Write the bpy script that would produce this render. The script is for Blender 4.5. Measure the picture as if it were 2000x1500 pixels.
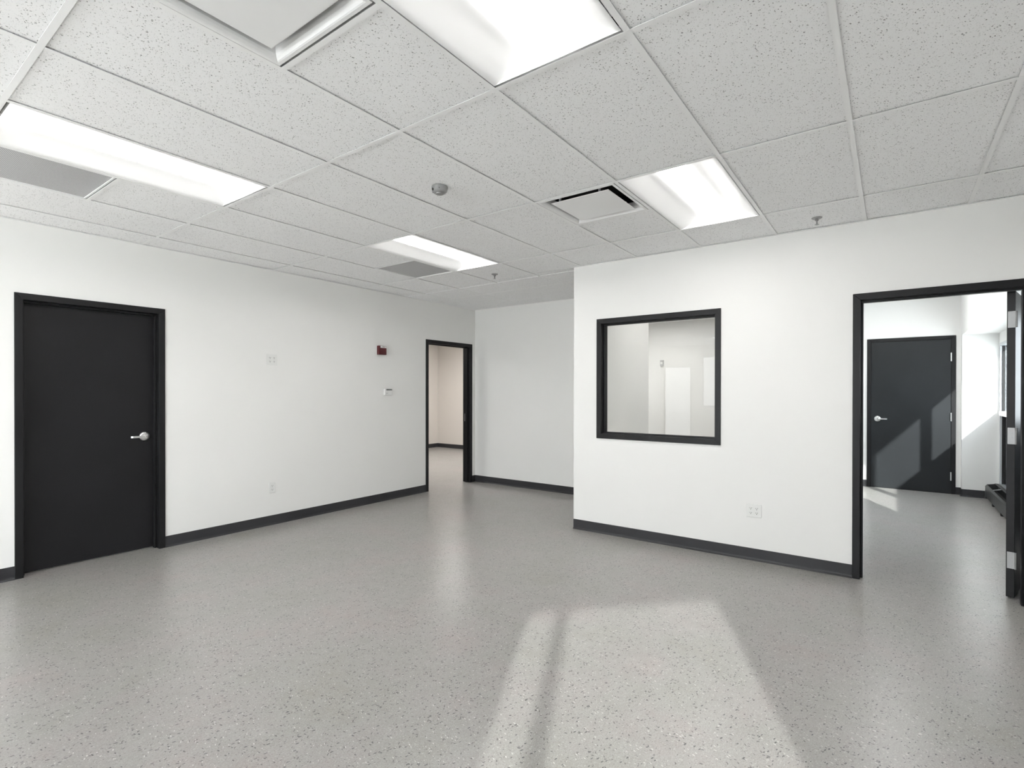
import bpy, bmesh, math, random
from mathutils import Vector, Matrix
random.seed(7)
S = bpy.context.scene
COL = S.collection
for o in list(bpy.data.objects): bpy.data.objects.remove(o)

# ---------------------------------------------------------------- camera
F_PX, YAW, PITCH, ROLL, CY = 1012.89, 0.6315, -0.0036, 0.0011, 769.29
cam_d = bpy.data.cameras.new('camera'); cam = bpy.data.objects.new('camera', cam_d); COL.objects.link(cam)
cam_d.sensor_width = 36; cam_d.lens = F_PX / 2000 * 36; cam_d.shift_y = (CY - 750) / 2000
cam_d.clip_start = 0.02
fw = Vector((math.cos(YAW)*math.cos(PITCH), math.sin(YAW)*math.cos(PITCH), math.sin(PITCH)))
rt = Vector((math.sin(YAW), -math.cos(YAW), 0)); up = rt.cross(fw)
c_, s_ = math.cos(ROLL), math.sin(ROLL)
r2 = rt*c_ + up*s_; u2 = up*c_ - rt*s_
M = Matrix((r2, u2, -fw)).transposed().to_4x4(); M.translation = Vector((0, 0, 1.4368))
cam.matrix_world = M
S.camera = cam

# ---------------------------------------------------------------- world, sun, exposure
W = bpy.data.worlds.new('sky'); S.world = W; W.use_nodes = True
wn = W.node_tree.nodes; wl = W.node_tree.links
bg = wn['Background']
wtc = wn.new('ShaderNodeTexCoord'); wsep = wn.new('ShaderNodeSeparateXYZ'); wr = wn.new('ShaderNodeValToRGB')
wl.new(wtc.outputs['Generated'], wsep.inputs[0]); wl.new(wsep.outputs['Z'], wr.inputs[0])
wr.color_ramp.elements[0].position = 0.0; wr.color_ramp.elements[0].color = (0.95, 0.97, 1.0, 1)
wr.color_ramp.elements[1].position = 0.6; wr.color_ramp.elements[1].color = (0.86, 0.92, 1.0, 1)
wl.new(wr.outputs[0], bg.inputs[0]); bg.inputs[1].default_value = 9.5
SUN = Vector((0.897, 0.440, -0.475)).normalized()
sd = bpy.data.lights.new('sun', 'SUN'); sd.energy = 19.0; sd.angle = math.radians(1.1); sd.color = (1.0, 0.97, 0.93)
so = bpy.data.objects.new('sun', sd); COL.objects.link(so)
so.rotation_euler = SUN.to_track_quat('-Z', 'Y').to_euler(); so.location = (-6, -4, 6)
LAMP = 10.5           # luminance of the troffer lenses
S.view_settings.view_transform = 'Standard'; S.view_settings.look = 'None'
S.view_settings.gamma = 1.0; S.view_settings.use_curve_mapping = False
S.view_settings.exposure = 0.95

# ---------------------------------------------------------------- materials
def mat(name, col, rough=0.5, spec=0.5, metal=0.0):
    m = bpy.data.materials.new(name); m.use_nodes = True
    b = m.node_tree.nodes['Principled BSDF']
    b.inputs['Base Color'].default_value = (*col, 1); b.inputs['Roughness'].default_value = rough
    b.inputs['Specular IOR Level'].default_value = spec; b.inputs['Metallic'].default_value = metal
    return m
def N(m, t, **k):
    n = m.node_tree.nodes.new(t)
    for a, v in k.items(): setattr(n, a, v)
    return n
def Lk(m, a, b): m.node_tree.links.new(a, b)
def math_n(m, op, a, b=None, clamp=False):
    n = N(m, 'ShaderNodeMath', operation=op); n.use_clamp = clamp
    for i, v in enumerate((a, b)):
        if v is None: continue
        if isinstance(v, (int, float)): n.inputs[i].default_value = v
        else: Lk(m, v, n.inputs[i])
    return n.outputs[0]
def noise(m, vec, scale, detail=2, rough=0.5):
    n = N(m, 'ShaderNodeTexNoise'); n.inputs['Scale'].default_value = scale
    n.inputs['Detail'].default_value = detail; n.inputs['Roughness'].default_value = rough
    Lk(m, vec, n.inputs['Vector']); return n
def ramp(m, fac, stops):
    r = N(m, 'ShaderNodeValToRGB'); e = r.color_ramp.elements
    while len(e) < len(stops): e.new(0.5)
    for i, (p, c) in enumerate(stops):
        e[i].position = p; e[i].color = (*c, 1) if len(c) == 3 else c
    Lk(m, fac, r.inputs[0]); return r.outputs[0]
def mix(m, fac, a, b):
    n = N(m, 'ShaderNodeMix', data_type='RGBA')
    if isinstance(fac, (int, float)): n.inputs[0].default_value = fac
    else: Lk(m, fac, n.inputs[0])
    for i, v in ((6, a), (7, b)):
        if isinstance(v, tuple): n.inputs[i].default_value = (*v, 1)
        else: Lk(m, v, n.inputs[i])
    return n.outputs[2]
def bump(m, h, strength, dist):
    n = N(m, 'ShaderNodeBump'); n.inputs['Strength'].default_value = strength; n.inputs['Distance'].default_value = dist
    Lk(m, h, n.inputs['Height']); Lk(m, n.outputs[0], m.node_tree.nodes['Principled BSDF'].inputs['Normal'])
def pos(m): return N(m, 'ShaderNodeNewGeometry').outputs['Position']
def flecks(m, p, scale, ang, stretch, radius, keep, warp=0.0, seed=0.0):
    """elongated chips: 1 inside a chip, 0 outside"""
    mp = N(m, 'ShaderNodeMapping'); mp.inputs['Rotation'].default_value = (0, 0, ang)
    mp.inputs['Location'].default_value = (seed, seed*1.7, 0)
    Lk(m, p, mp.inputs[0]); v = mp.outputs[0]
    mp2 = N(m, 'ShaderNodeMapping'); mp2.inputs['Scale'].default_value = (1.0, stretch, 1.0); Lk(m, v, mp2.inputs[0]); v = mp2.outputs[0]
    vo = N(m, 'ShaderNodeTexVoronoi', voronoi_dimensions='2D'); vo.inputs['Scale'].default_value = scale
    Lk(m, v, vo.inputs['Vector'])
    sp = N(m, 'ShaderNodeSeparateColor'); Lk(m, vo.outputs['Color'], sp.inputs[0])
    inside = math_n(m, 'LESS_THAN', vo.outputs['Distance'], math_n(m, 'MULTIPLY', sp.outputs[1], radius))
    kp = math_n(m, 'LESS_THAN', sp.outputs[0], keep)
    return math_n(m, 'MULTIPLY', inside, kp)

# painted wall: very slight roller texture
m_wall = mat('wall_paint', (0.86, 0.85, 0.83), 0.62, 0.35)
p = pos(m_wall); n = noise(m_wall, p, 140, 2); bump(m_wall, n.outputs[0], 0.06, 0.002)
n2 = noise(m_wall, p, 0.8, 2)
Lk(m_wall, ramp(m_wall, n2.outputs[0], [(0.3, (0.85, 0.843, 0.823)), (0.7, (0.87, 0.863, 0.843))]), m_wall.node_tree.nodes['Principled BSDF'].inputs['Base Color'])
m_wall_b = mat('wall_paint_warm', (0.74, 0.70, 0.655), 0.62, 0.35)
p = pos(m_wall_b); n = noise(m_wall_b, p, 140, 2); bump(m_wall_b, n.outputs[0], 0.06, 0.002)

# floor: polished grey vinyl composition with dark and pale chips
m_floor = mat('floor_vinyl', (0.4, 0.39, 0.38), 0.3, 0.5)
p = pos(m_floor)
big = noise(m_floor, p, 1.6, 6, 0.65); med = noise(m_floor, p, 9, 5, 0.65); fine = noise(m_floor, p, 170, 2, 0.7)
mpx = N(m_floor, 'ShaderNodeMapping'); mpx.inputs['Rotation'].default_value = (0, 0, 0.5); mpx.inputs['Scale'].default_value = (1, 3.5, 1); Lk(m_floor, p, mpx.inputs[0])
streak = noise(m_floor, mpx.outputs[0], 26, 3, 0.6)
base = ramp(m_floor, big.outputs[0], [(0.30, (0.305, 0.292, 0.258)), (0.44, (0.325, 0.317, 0.295)), (0.54, (0.34, 0.320, 0.306)), (0.70, (0.365, 0.312, 0.298))])
base = mix(m_floor, ramp(m_floor, med.outputs[0], [(0.30, (0, 0, 0)), (0.70, (0.45, 0.45, 0.45))]), base, (0.41, 0.405, 0.39))
base = mix(m_floor, ramp(m_floor, streak.outputs[0], [(0.46, (0, 0, 0)), (0.72, (0.32, 0.32, 0.32))]), base, (0.27, 0.255, 0.235))
base = mix(m_floor, ramp(m_floor, fine.outputs[0], [(0.48, (0, 0, 0)), (0.70, (0.42, 0.42, 0.42))]), base, (0.20, 0.19, 0.175))
base = mix(m_floor, ramp(m_floor, fine.outputs[0], [(0.30, (0.3, 0.3, 0.3)), (0.45, (0, 0, 0))]), base, (0.52, 0.51, 0.49))
for i, (sc, ang, st, rad, kp, col, amt) in enumerate([
        (52, 0.3, 2.6, 0.44, 0.09, (0.055, 0.055, 0.06), 0.85), (58, 1.35, 2.4, 0.42, 0.07, (0.06, 0.06, 0.06), 0.85),
        (48, 2.5, 2.8, 0.40, 0.06, (0.09, 0.085, 0.08), 0.8), (95, 0.8, 2.0, 0.42, 0.20, (0.19, 0.18, 0.165), 0.5),
        (120, 2.0, 1.8, 0.45, 0.25, (0.22, 0.205, 0.185), 0.4), (60, 1.9, 2.6, 0.40, 0.06, (0.66, 0.66, 0.63), 0.7),
        (75, 0.1, 2.6, 0.42, 0.10, (0.55, 0.55, 0.52), 0.5), (130, 1.1, 1.6, 0.45, 0.22, (0.50, 0.49, 0.47), 0.4)]):
    fl = flecks(m_floor, p, sc, ang, st, rad, kp, seed=i*3.3)
    base = mix(m_floor, math_n(m_floor, 'MULTIPLY', fl, amt), base, col)
bf = m_floor.node_tree.nodes['Principled BSDF']
Lk(m_floor, base, bf.inputs['Base Color'])
rr = noise(m_floor, p, 3, 4, 0.6)
Lk(m_floor, math_n(m_floor, 'MULTIPLY_ADD', rr.outputs[0], 0.10), bf.inputs['Roughness'])
bf.inputs['Roughness'].links[0].from_node.inputs[2].default_value = 0.25
bump(m_floor, med.outputs[0], 0.12, 0.004)

# mineral fibre ceiling tile
m_tile = mat('ceiling_tile_fibre', (0.87, 0.87, 0.865), 0.85, 0.2)
p = pos(m_tile)
wn1 = noise(m_tile, p, 55, 2)
wa = N(m_tile, 'ShaderNodeVectorMath', operation='MULTIPLY_ADD'); Lk(m_tile, wn1.outputs['Color'], wa.inputs[0]); wa.inputs[1].default_value = (0.010,)*3; Lk(m_tile, p, wa.inputs[2])
pw = wa.outputs[0]
col = (0.95, 0.95, 0.955); acc = None
for i, (sc, ang, st, rad, kp, cc, am) in enumerate([
        (95, 0.4, 1.6, 0.36, 0.10, (0.16, 0.16, 0.16), 0.85), (105, 1.9, 1.7, 0.34, 0.10, (0.20, 0.20, 0.20), 0.85),
        (150, 1.1, 1.5, 0.36, 0.14, (0.45, 0.45, 0.45), 0.7), (200, 2.6, 1.3, 0.36, 0.18, (0.55, 0.55, 0.55), 0.6)]):
    fl = flecks(m_tile, pw, sc, ang, st, rad, kp, seed=i*2.1)
    acc = mix(m_tile, math_n(m_tile, 'MULTIPLY', fl, am), col if acc is None else acc, cc)
Lk(m_tile, acc, m_tile.node_tree.nodes['Principled BSDF'].inputs['Base Color'])
bump(m_tile, noise(m_tile, p, 220, 2).outputs[0], 0.15, 0.002)

m_tee = mat('white_tee_enamel', (0.95, 0.95, 0.95), 0.45, 0.4)
m_white = mat('white_enamel', (0.90, 0.90, 0.90), 0.4, 0.4)
m_dark = mat('duct_dark', (0.012, 0.012, 0.013), 0.7, 0.2)
m_plen = mat('plenum_dark', (0.03, 0.03, 0.03), 0.9, 0.1)
def paint_black(name, c, rough):
    m = mat(name, c, rough, 0.28)
    p = pos(m); n = noise(m, p, 260, 2); bump(m, n.outputs[0], 0.05, 0.001)
    n2 = noise(m, p, 2.0, 3)
    lo = tuple(x*0.9 for x in c); hi = tuple(x*1.12 for x in c)
    Lk(m, ramp(m, n2.outputs[0], [(0.3, lo), (0.7, hi)]), m.node_tree.nodes['Principled BSDF'].inputs['Base Color'])
    return m
m_frame = paint_black('black_frame_paint', (0.010, 0.010, 0.011), 0.42)
m_door = paint_black('black_door_paint', (0.011, 0.011, 0.0125), 0.42)
m_door_b = paint_black('charcoal_door_paint', (0.018, 0.020, 0.022), 0.38)  # greyer than the other doors, lightened so the sun streak shows
m_base = paint_black('black_rubber_base', (0.040, 0.040, 0.043), 0.42)
m_steel = mat('satin_chrome', (0.72, 0.72, 0.72), 0.28, 0.5, 1.0)
m_hinge = mat('brushed_steel_hinge', (0.36, 0.36, 0.36), 0.5, 0.5, 1.0)
n = noise(m_hinge, pos(m_hinge), 300, 2); bump(m_hinge, n.outputs[0], 0.2, 0.001)
m_alum = mat('anodised_aluminium', (0.62, 0.64, 0.66), 0.35, 0.5, 0.6)
m_plastic = mat('white_plastic', (0.80, 0.80, 0.78), 0.35, 0.5)
m_red = mat('dark_red_enamel', (0.09, 0.006, 0.010), 0.35, 0.5)
m_slot = mat('slot_black', (0.02, 0.02, 0.02), 0.6, 0.3)
m_grey = mat('grey_plastic', (0.30, 0.30, 0.30), 0.4, 0.5)
m_lcd = mat('grey_display', (0.16, 0.17, 0.16), 0.3, 0.5)
m_sprk = mat('chrome_sprinkler', (0.35, 0.35, 0.35), 0.3, 0.5, 0.9)
m_heat = mat('dark_grey_heater_enamel', (0.045, 0.047, 0.047), 0.38, 0.5)
m_wdoor = mat('white_door_paint', (0.88, 0.88, 0.87), 0.35, 0.5)
m_grille = mat('perforated_grille', (0.55, 0.55, 0.56), 0.5, 0.4)
p = pos(m_grille)
vo = N(m_grille, 'ShaderNodeTexVoronoi', voronoi_dimensions='2D'); vo.inputs['Scale'].default_value = 160; vo.inputs['Randomness'].default_value = 0
Lk(m_grille, p, vo.inputs['Vector'])
hole = math_n(m_grille, 'LESS_THAN', vo.outputs['Distance'], 0.33)
Lk(m_grille, mix(m_grille, hole, (0.66, 0.66, 0.67), (0.17, 0.17, 0.175)), m_grille.node_tree.nodes['Principled BSDF'].inputs['Base Color'])

m_lens = bpy.data.materials.new('lit_lens'); m_lens.use_nodes = True
b = m_lens.node_tree.nodes['Principled BSDF']; b.inputs['Base Color'].default_value = (0.9, 0.9, 0.9, 1)
b.inputs['Emission Color'].default_value = (1.0, 0.985, 0.965, 1); b.inputs['Emission Strength'].default_value = LAMP
m_lens_b = m_lens.copy(); m_lens_b.name = 'lit_lens_bright'; m_lens_b.node_tree.nodes['Principled BSDF'].inputs['Emission Strength'].default_value = LAMP*3
def glass(name, tint, reflect):
    m = bpy.data.materials.new(name); m.use_nodes = True
    nt = m.node_tree; nt.nodes.clear()
    out = nt.nodes.new('ShaderNodeOutputMaterial'); tr = nt.nodes.new('ShaderNodeBsdfTransparent'); gl = nt.nodes.new('ShaderNodeBsdfGlossy')
    fr = nt.nodes.new('ShaderNodeFresnel'); mx = nt.nodes.new('ShaderNodeMixShader'); mu = nt.nodes.new('ShaderNodeMath')
    mu.operation = 'MULTIPLY'; mu.inputs[1].default_value = reflect; mu.use_clamp = True
    fr.inputs[0].default_value = 1.5; gl.inputs['Roughness'].default_value = 0.0
    tr.inputs[0].default_value = (*tint, 1)
    ge = nt.nodes.new('ShaderNodeNewGeometry'); sb = nt.nodes.new('ShaderNodeMath'); sb.operation = 'SUBTRACT'; sb.inputs[0].default_value = 1.0
    m2 = nt.nodes.new('ShaderNodeMath'); m2.operation = 'MULTIPLY'
    nt.links.new(ge.outputs['Backfacing'], sb.inputs[1]); nt.links.new(sb.outputs[0], m2.inputs[0]); nt.links.new(fr.outputs[0], m2.inputs[1])
    nt.links.new(m2.outputs[0], mu.inputs[0]); nt.links.new(mu.outputs[0], mx.inputs[0])
    nt.links.new(tr.outputs[0], mx.inputs[1]); nt.links.new(gl.outputs[0], mx.inputs[2]); nt.links.new(mx.outputs[0], out.inputs[0])
    return m
m_glass = glass('clear_glass', (0.97, 0.98, 0.975), 1.7)
m_tint3 = glass('low_e_glass', (0.57, 0.59, 0.595), 1.7)  # tint added to dim daylight entering the side room
m_tint4 = glass('grey_glass', (0.62, 0.63, 0.63), 1.7)
m_tint2 = glass('solar_control_glass', (0.335, 0.345, 0.345), 1.0)  # tint added to weaken the sun patch from the angled window
m_tint = glass('tinted_glass', (0.44, 0.445, 0.445), 1.0)
m_spand = mat('dark_spandrel_glass', (0.02, 0.022, 0.024), 0.08, 0.5)

# ---------------------------------------------------------------- helpers
def mesh_obj(name, bm, m, parent=None, bevel=0.0, smooth=False):
    bmesh.ops.recalc_face_normals(bm, faces=bm.faces)
    me = bpy.data.meshes.new(name); bm.to_mesh(me); bm.free()
    if isinstance(m, (list, tuple)):
        for x in m: me.materials.append(x)
    else: me.materials.append(m)
    if smooth:
        for f in me.polygons: f.use_smooth = True
    o = bpy.data.objects.new(name, me); COL.objects.link(o)
    if parent: o.parent = parent
    if bevel:
        md = o.modifiers.new('bevel', 'BEVEL'); md.width = bevel; md.segments = 2; md.limit_method = 'ANGLE'; md.angle_limit = math.radians(40)
        md.harden_normals = False
    return o
def empty(name, loc=(0, 0, 0), parent=None):
    o = bpy.data.objects.new(name, None); COL.objects.link(o); o.location = loc; o.empty_display_size = 0.1
    if parent: o.parent = parent
    return o
def tag(o, label=None, cat=None, group=None, kind=None):
    if label: o['label'] = label
    if cat: o['category'] = cat
    if group: o['group'] = group
    if kind: o['kind'] = kind
    return o
def box(bm, x0, y0, z0, x1, y1, z1, mi=0):
    vs = [bm.verts.new((x, y, z)) for x in (x0, x1) for y in (y0, y1) for z in (z0, z1)]
    for q in ((0, 1, 3, 2), (4, 6, 7, 5), (0, 4, 5, 1), (2, 3, 7, 6), (0, 2, 6, 4), (1, 5, 7, 3)):
        f = bm.faces.new([vs[i] for i in q]); f.material_index = mi
def prism(bm, pts, d0, d1, fn, mi=0):
    """polygon pts in wall plane (s, z) extruded through depth d0..d1"""
    a = [bm.verts.new(fn(s, z, d0)) for s, z in pts]; b = [bm.verts.new(fn(s, z, d1)) for s, z in pts]
    bm.faces.new(a).material_index = mi; bm.faces.new(b[::-1]).material_index = mi
    k = len(pts)
    for i in range(k):
        f = bm.faces.new([a[i], b[i], b[(i+1) % k], a[(i+1) % k]]); f.material_index = mi
def rect(bm, s0, z0, s1, z1, d0, d1, fn, mi=0):
    prism(bm, [(s0, z0), (s1, z0), (s1, z1), (s0, z1)], d0, d1, fn, mi)
def disc(bm, c, axis, r0, r1, h0, h1, seg=28, mi=0):
    """frustum around axis at c from h0 (radius r0) to h1 (radius r1)"""
    ax = Vector(axis).normalized(); a = ax.orthogonal().normalized(); b_ = ax.cross(a)
    rings = []
    for r, h in ((r0, h0), (r1, h1)):
        rings.append([bm.verts.new(Vector(c) + ax*h + (a*math.cos(t) + b_*math.sin(t))*r) for t in [2*math.pi*i/seg for i in range(seg)]])
    bm.faces.new(rings[0]).material_index = mi; bm.faces.new(rings[1][::-1]).material_index = mi
    for i in range(seg):
        bm.faces.new([rings[0][i], rings[1][i], rings[1][(i+1) % seg], rings[0][(i+1) % seg]]).material_index = mi
def lathe(bm, c, axis, prof, seg=32, mi=0):
    ax = Vector(axis).normalized(); a = ax.orthogonal().normalized(); b_ = ax.cross(a)
    prev = None
    for r, h in prof:
        if r <= 1e-6: ring = [bm.verts.new(Vector(c) + ax*h)]
        else: ring = [bm.verts.new(Vector(c) + ax*h + (a*math.cos(2*math.pi*i/seg) + b_*math.sin(2*math.pi*i/seg))*r) for i in range(seg)]
        if prev:
            for i in range(seg):
                j = (i+1) % seg
                if len(prev) == 1 and len(ring) > 1: f = [prev[0], ring[i], ring[j]]
                elif len(ring) == 1 and len(prev) > 1: f = [prev[i], ring[0], prev[j]]
                else: f = [prev[i], ring[i], ring[j], prev[j]]
                bm.faces.new(f).material_index = mi
        prev = ring

# ---------------------------------------------------------------- dimensions
XR, YL, XB, YC = 4.797, 5.403, 6.382, 2.7015
ZC = 2.748; TH = 0.13
YS, YW = -0.79, -1.17          # soffit face, outer window wall
XF = 9.60                      # far wall of the side room
DTOP = 2.195
def fl(s, z, d): return (s, YL + d, z)            # left wall, room side d<0
def frt(s, z, d): return (XR + d, s, z)           # right wall
def ffar(s, z, d): return (XF + d, s, z)          # far wall of side room

# ---------------------------------------------------------------- floor
bm = bmesh.new(); box(bm, -5.2, -1.45, -0.12, 10.1, 9.9, 0.0)
tag(mesh_obj('floor', bm, m_floor), 'grey polished vinyl floor with dark and pale chips', 'floor', kind='structure')

# ---------------------------------------------------------------- walls
def wall(name, boxes, label, m=None):
    bm = bmesh.new()
    for b_ in boxes: box(bm, *b_)
    return tag(mesh_obj(name, bm, m or m_wall), label, 'wall', kind='structure')
HT = 3.02
D1 = (0.9515, 1.9686); D2 = (5.2854, 6.2999); D3 = (-0.775, 0.2416); D4 = (-0.735, 0.300)
fwid = 0.05
def o_in(D): return (D[0]+0.012, D[1]-0.012)
a1, b1 = o_in(D1); a2, b2 = o_in(D2); a3, b3 = o_in(D3)
wall('wall_left', [(-5.2, YL, 0, a1, YL+TH, HT), (a1, YL, DTOP-0.012, b1, YL+TH, HT), (b1, YL, 0, a2, YL+TH, HT),
                   (a2, YL, DTOP-0.012, b2, YL+TH, HT), (b2, YL, 0, 9.9, YL+TH, HT), (a1, YL+TH, 0, b1, YL+TH+0.02, HT)],
     'long white wall on the left with closed black door and open doorway')
wall('wall_back', [(XB, YC-0.0, 0, XB+TH, YL, HT)], 'short white wall at the back of the alcove')
W1a, W1b, W1t, W1u = 1.2177, 2.432, 2.180, 0.9666
wa_, wb_, wt_, wu_ = W1a+0.012, W1b-0.012, W1t-0.012, W1u+0.012
wall('wall_right', [(XR, YW-0.1, 0, XR+TH, a3, HT), (XR, a3, DTOP-0.012, XR+TH, b3, HT), (XR, b3, 0, XR+TH, wa_, HT),
                    (XR, wa_, 0, XR+TH, wb_, wu_), (XR, wa_, wt_, XR+TH, wb_, HT), (XR, wb_, 0, XR+TH, YC, HT)],
     'white wall on the right with black framed window and doorway')
wall('wall_near', [(0.05, -1.1, 0, XR, -0.97, HT)], 'white outer wall beside the camera')
wall('wall_near_left', [(-5.2, 0.39, 0, -4.9, 0.49, HT), (-1.5, 0.39, 0, -1.43, 0.49, HT), (-4.9, 0.39, 0, -1.5, 0.49, 0.75), (-4.9, 0.39, 2.62, -1.5, 0.49, HT)], 'white wall behind the camera on the window side')
wall('wall_rear', [(-5.1, 0.39, 0, -5.0, 0.60, HT), (-5.1, 0.60, 0, -5.0, 4.25, 1.02), (-5.1, 0.60, 2.44, -5.0, 4.25, HT), (-5.1, 4.25, 0, -5.0, 4.53, HT),
                   (-5.1, 4.53, 2.19, -5.0, 5.33, HT), (-5.1, 5.33, 0, -5.0, YL, HT)], 'white rear wall with window and glass door')
# office behind the interior window
wall('wall_office_left', [(XR+TH, YC-TH, 0, 6.55, YC, HT), (6.512, YC, 0, 6.642, 5.40, HT)], 'white office wall seen through the black framed window')
wall('wall_office_far', [(XF, 0.79, 0, XF+0.1, YL, HT)], 'pale far wall of the office behind the window')
wall('wall_office_right', [(XR+TH, 0.66, 0, XF, 0.79, HT)], 'white wall between office and side room')
# side room
wall('wall_side_far', [(XF, YS, 0, XF+0.1, 0.79, 3.3), (9.47, YW-0.1, 0, XF+0.1, YS, 3.3)], 'white far wall of the side room holding a black door')
wall('wall_side_window', [(XR+TH, YW-0.10, 2.235, 9.47, YS, 3.3), (XR+TH, YW-0.10, 2.10, 9.47, YW, 2.235), (XR+TH, YW-0.10, 0, 9.47, YW, 0.16), (XR+TH, YW-0.10, 0.16, 5.30, YW, 2.10)],
     'white window wall and boxed soffit of the side room')
# room beyond the left doorway
wall('wall_hall_far', [(9.79, YL+TH, 0, 9.89, 9.7, HT)], 'beige far wall of the room beyond the left doorway', m_wall_b)
wall('wall_hall_left', [(3.4, 9.56, 0, 9.79, 9.66, HT)], 'beige side wall of the room beyond the left doorway', m_wall_b)
wall('wall_hall_near', [(3.3, YL+TH, 0, 3.4, 9.66, HT)], 'beige near wall of the room beyond the left doorway', m_wall_b)

# angled outer wall behind the camera with the window that lets the sun in
E_ = Vector((-0.722, 0.692)); NIN = Vector((0.692, 0.722)); P0 = Vector((-0.07, -0.88))
def fang(s, z, d):            # d>0 outwards
    q = P0 + E_*s - NIN*d; return (q.x, q.y, z)
bm = bmesh.new()
SL = 1.345
rect(bm, -0.28, 0, 0.0, HT, 0, 0.10, fang); rect(bm, SL, 0, 1.90, HT, 0, 0.10, fang)
rect(bm, 0.0, 2.06, SL, HT, 0, 0.10, fang); rect(bm, 0.0, 0.0, SL, 0.30, 0, 0.10, fang)
tag(mesh_obj('wall_angled', bm, m_wall), 'angled white outer wall behind the camera', 'wall', kind='structure')
w3 = tag(empty('window_3', (*(P0 + E_*0.6), 0.30)), 'aluminium window in the angled wall behind the camera', 'window', kind='structure')
inv = Matrix.Translation(-Vector(w3.location))
def wf(s, z, d): return inv @ Vector(fang(s, z, d))
def sub(name, rects, m, par, fn, bevel=0.0):
    bm = bmesh.new()
    for r in rects: rect(bm, *r, fn)
    return mesh_obj(name, bm, m, par, bevel)
sub('mullion', [(1.071, 0.30, 1.145, 2.06, 0.02, 0.08)], m_alum, w3, wf)
sub('transom', [(0.0, 1.12, 1.071, 1.18, 0.02, 0.08), (1.145, 1.12, SL, 1.18, 0.02, 0.08)], m_alum, w3, wf)
sub('pane', [(0.0, 1.18, 1.071, 2.06, 0.045, 0.051)], m_tint2, w3, wf); sub('pane', [(1.145, 1.18, SL, 2.06, 0.045, 0.051)], m_tint2, w3, wf)
sub('spandrel_panel', [(0.0, 0.30, 1.071, 1.12, 0.04, 0.06)], m_spand, w3, wf); sub('spandrel_panel', [(1.145, 0.30, SL, 1.12, 0.04, 0.06)], m_spand, w3, wf)

w4 = tag(empty('window_4', (-5.05, 0.60, 1.02)), 'wide aluminium window in the rear wall behind the camera', 'window', kind='structure')
def fw4(s, z, d): return (d, s-0.60, z-1.02)
sub('frame_head', [(0.60, 2.39, 4.25, 2.44, -0.03, 0.03)], m_alum, w4, fw4); sub('frame_sill', [(0.60, 1.02, 4.25, 1.07, -0.03, 0.03)], m_alum, w4, fw4)
for yy in (0.60, 1.66, 2.72, 3.78, 4.20): sub('mullion', [(yy, 1.07, yy+0.05, 2.39, -0.03, 0.03)], m_alum, w4, fw4)
for yy, yz, mm in ((0.65, 1.66, m_glass), (1.71, 2.72, m_glass), (2.77, 3.78, m_glass), (3.83, 4.20, m_tint)): sub('pane', [(yy, 1.07, yz, 2.39, -0.003, 0.003)], mm, w4, fw4)  # clear panes added so sun on the hidden floor bounces to the ceiling
d6 = tag(empty('door_6', (-5.05, 4.53, 0)), 'glass door in the rear wall behind the camera', 'door', kind='structure')
def fd6(s, z, d): return (d, s-4.53, z)
sub('frame_side', [(4.53, 0, 4.57, 2.19, -0.02, 0.02)], m_alum, d6, fd6); sub('frame_side', [(5.29, 0, 5.33, 2.19, -0.02, 0.02)], m_alum, d6, fd6)
sub('frame_head', [(4.57, 2.14, 5.29, 2.19, -0.02, 0.02)], m_alum, d6, fd6); sub('bottom_rail', [(4.57, 0.01, 5.29, 0.12, -0.02, 0.02)], m_alum, d6, fd6)
sub('pane', [(4.57, 0.12, 5.29, 2.14, -0.003, 0.003)], m_tint, d6, fd6)
w5 = tag(empty('window_5', (-4.9, 0.44, 0.75)), 'wide aluminium window in the wall behind the camera on the left', 'window', kind='structure')
def fw5(s, z, d): return (s+4.9, d, z-0.75)  # unseen window added to brighten the left wall and ceiling
sub('frame_head', [(-4.9, 2.57, -1.5, 2.62, -0.03, 0.03)], m_alum, w5, fw5); sub('frame_sill', [(-4.9, 0.75, -1.5, 0.80, -0.03, 0.03)], m_alum, w5, fw5)
for i in range(4):
    xx = -4.9 + 3.35*i/3; sub('mullion', [(xx, 0.80, xx+0.05, 2.57, -0.03, 0.03)], m_alum, w5, fw5)
    if i < 3: sub('pane', [(xx+0.05, 0.80, xx+3.35/3, 2.57, -0.003, 0.003)], m_tint4, w5, fw5)
bm = bmesh.new(); box(bm, -5.5, -1.6, -0.5, -5.2, 0.39, 5.2)  # unseen wall added to keep direct sun off the left window
tag(mesh_obj('wall_outer_wing', bm, m_wall), 'white projecting outer wall of the building beside the rear windows', 'wall', kind='structure')
d6 = tag(empty('door_6', (-5.05, 4.53, 0)), 'glass door in the rear wall behind the camera', 'door', kind='structure')
def fd6(s, z, d): return (d, s-4.53, z)
sub('frame_side', [(4.53, 0, 4.57, 2.19, -0.02, 0.02)], m_alum, d6, fd6); sub('frame_side', [(5.29, 0, 5.33, 2.19, -0.02, 0.02)], m_alum, d6, fd6)
sub('frame_head', [(4.57, 2.14, 5.29, 2.19, -0.02, 0.02)], m_alum, d6, fd6); sub('bottom_rail', [(4.57, 0.01, 5.29, 0.12, -0.02, 0.02)], m_alum, d6, fd6)
sub('pane', [(4.57, 0.12, 5.29, 2.14, -0.003, 0.003)], m_tint, d6, fd6)

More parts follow.
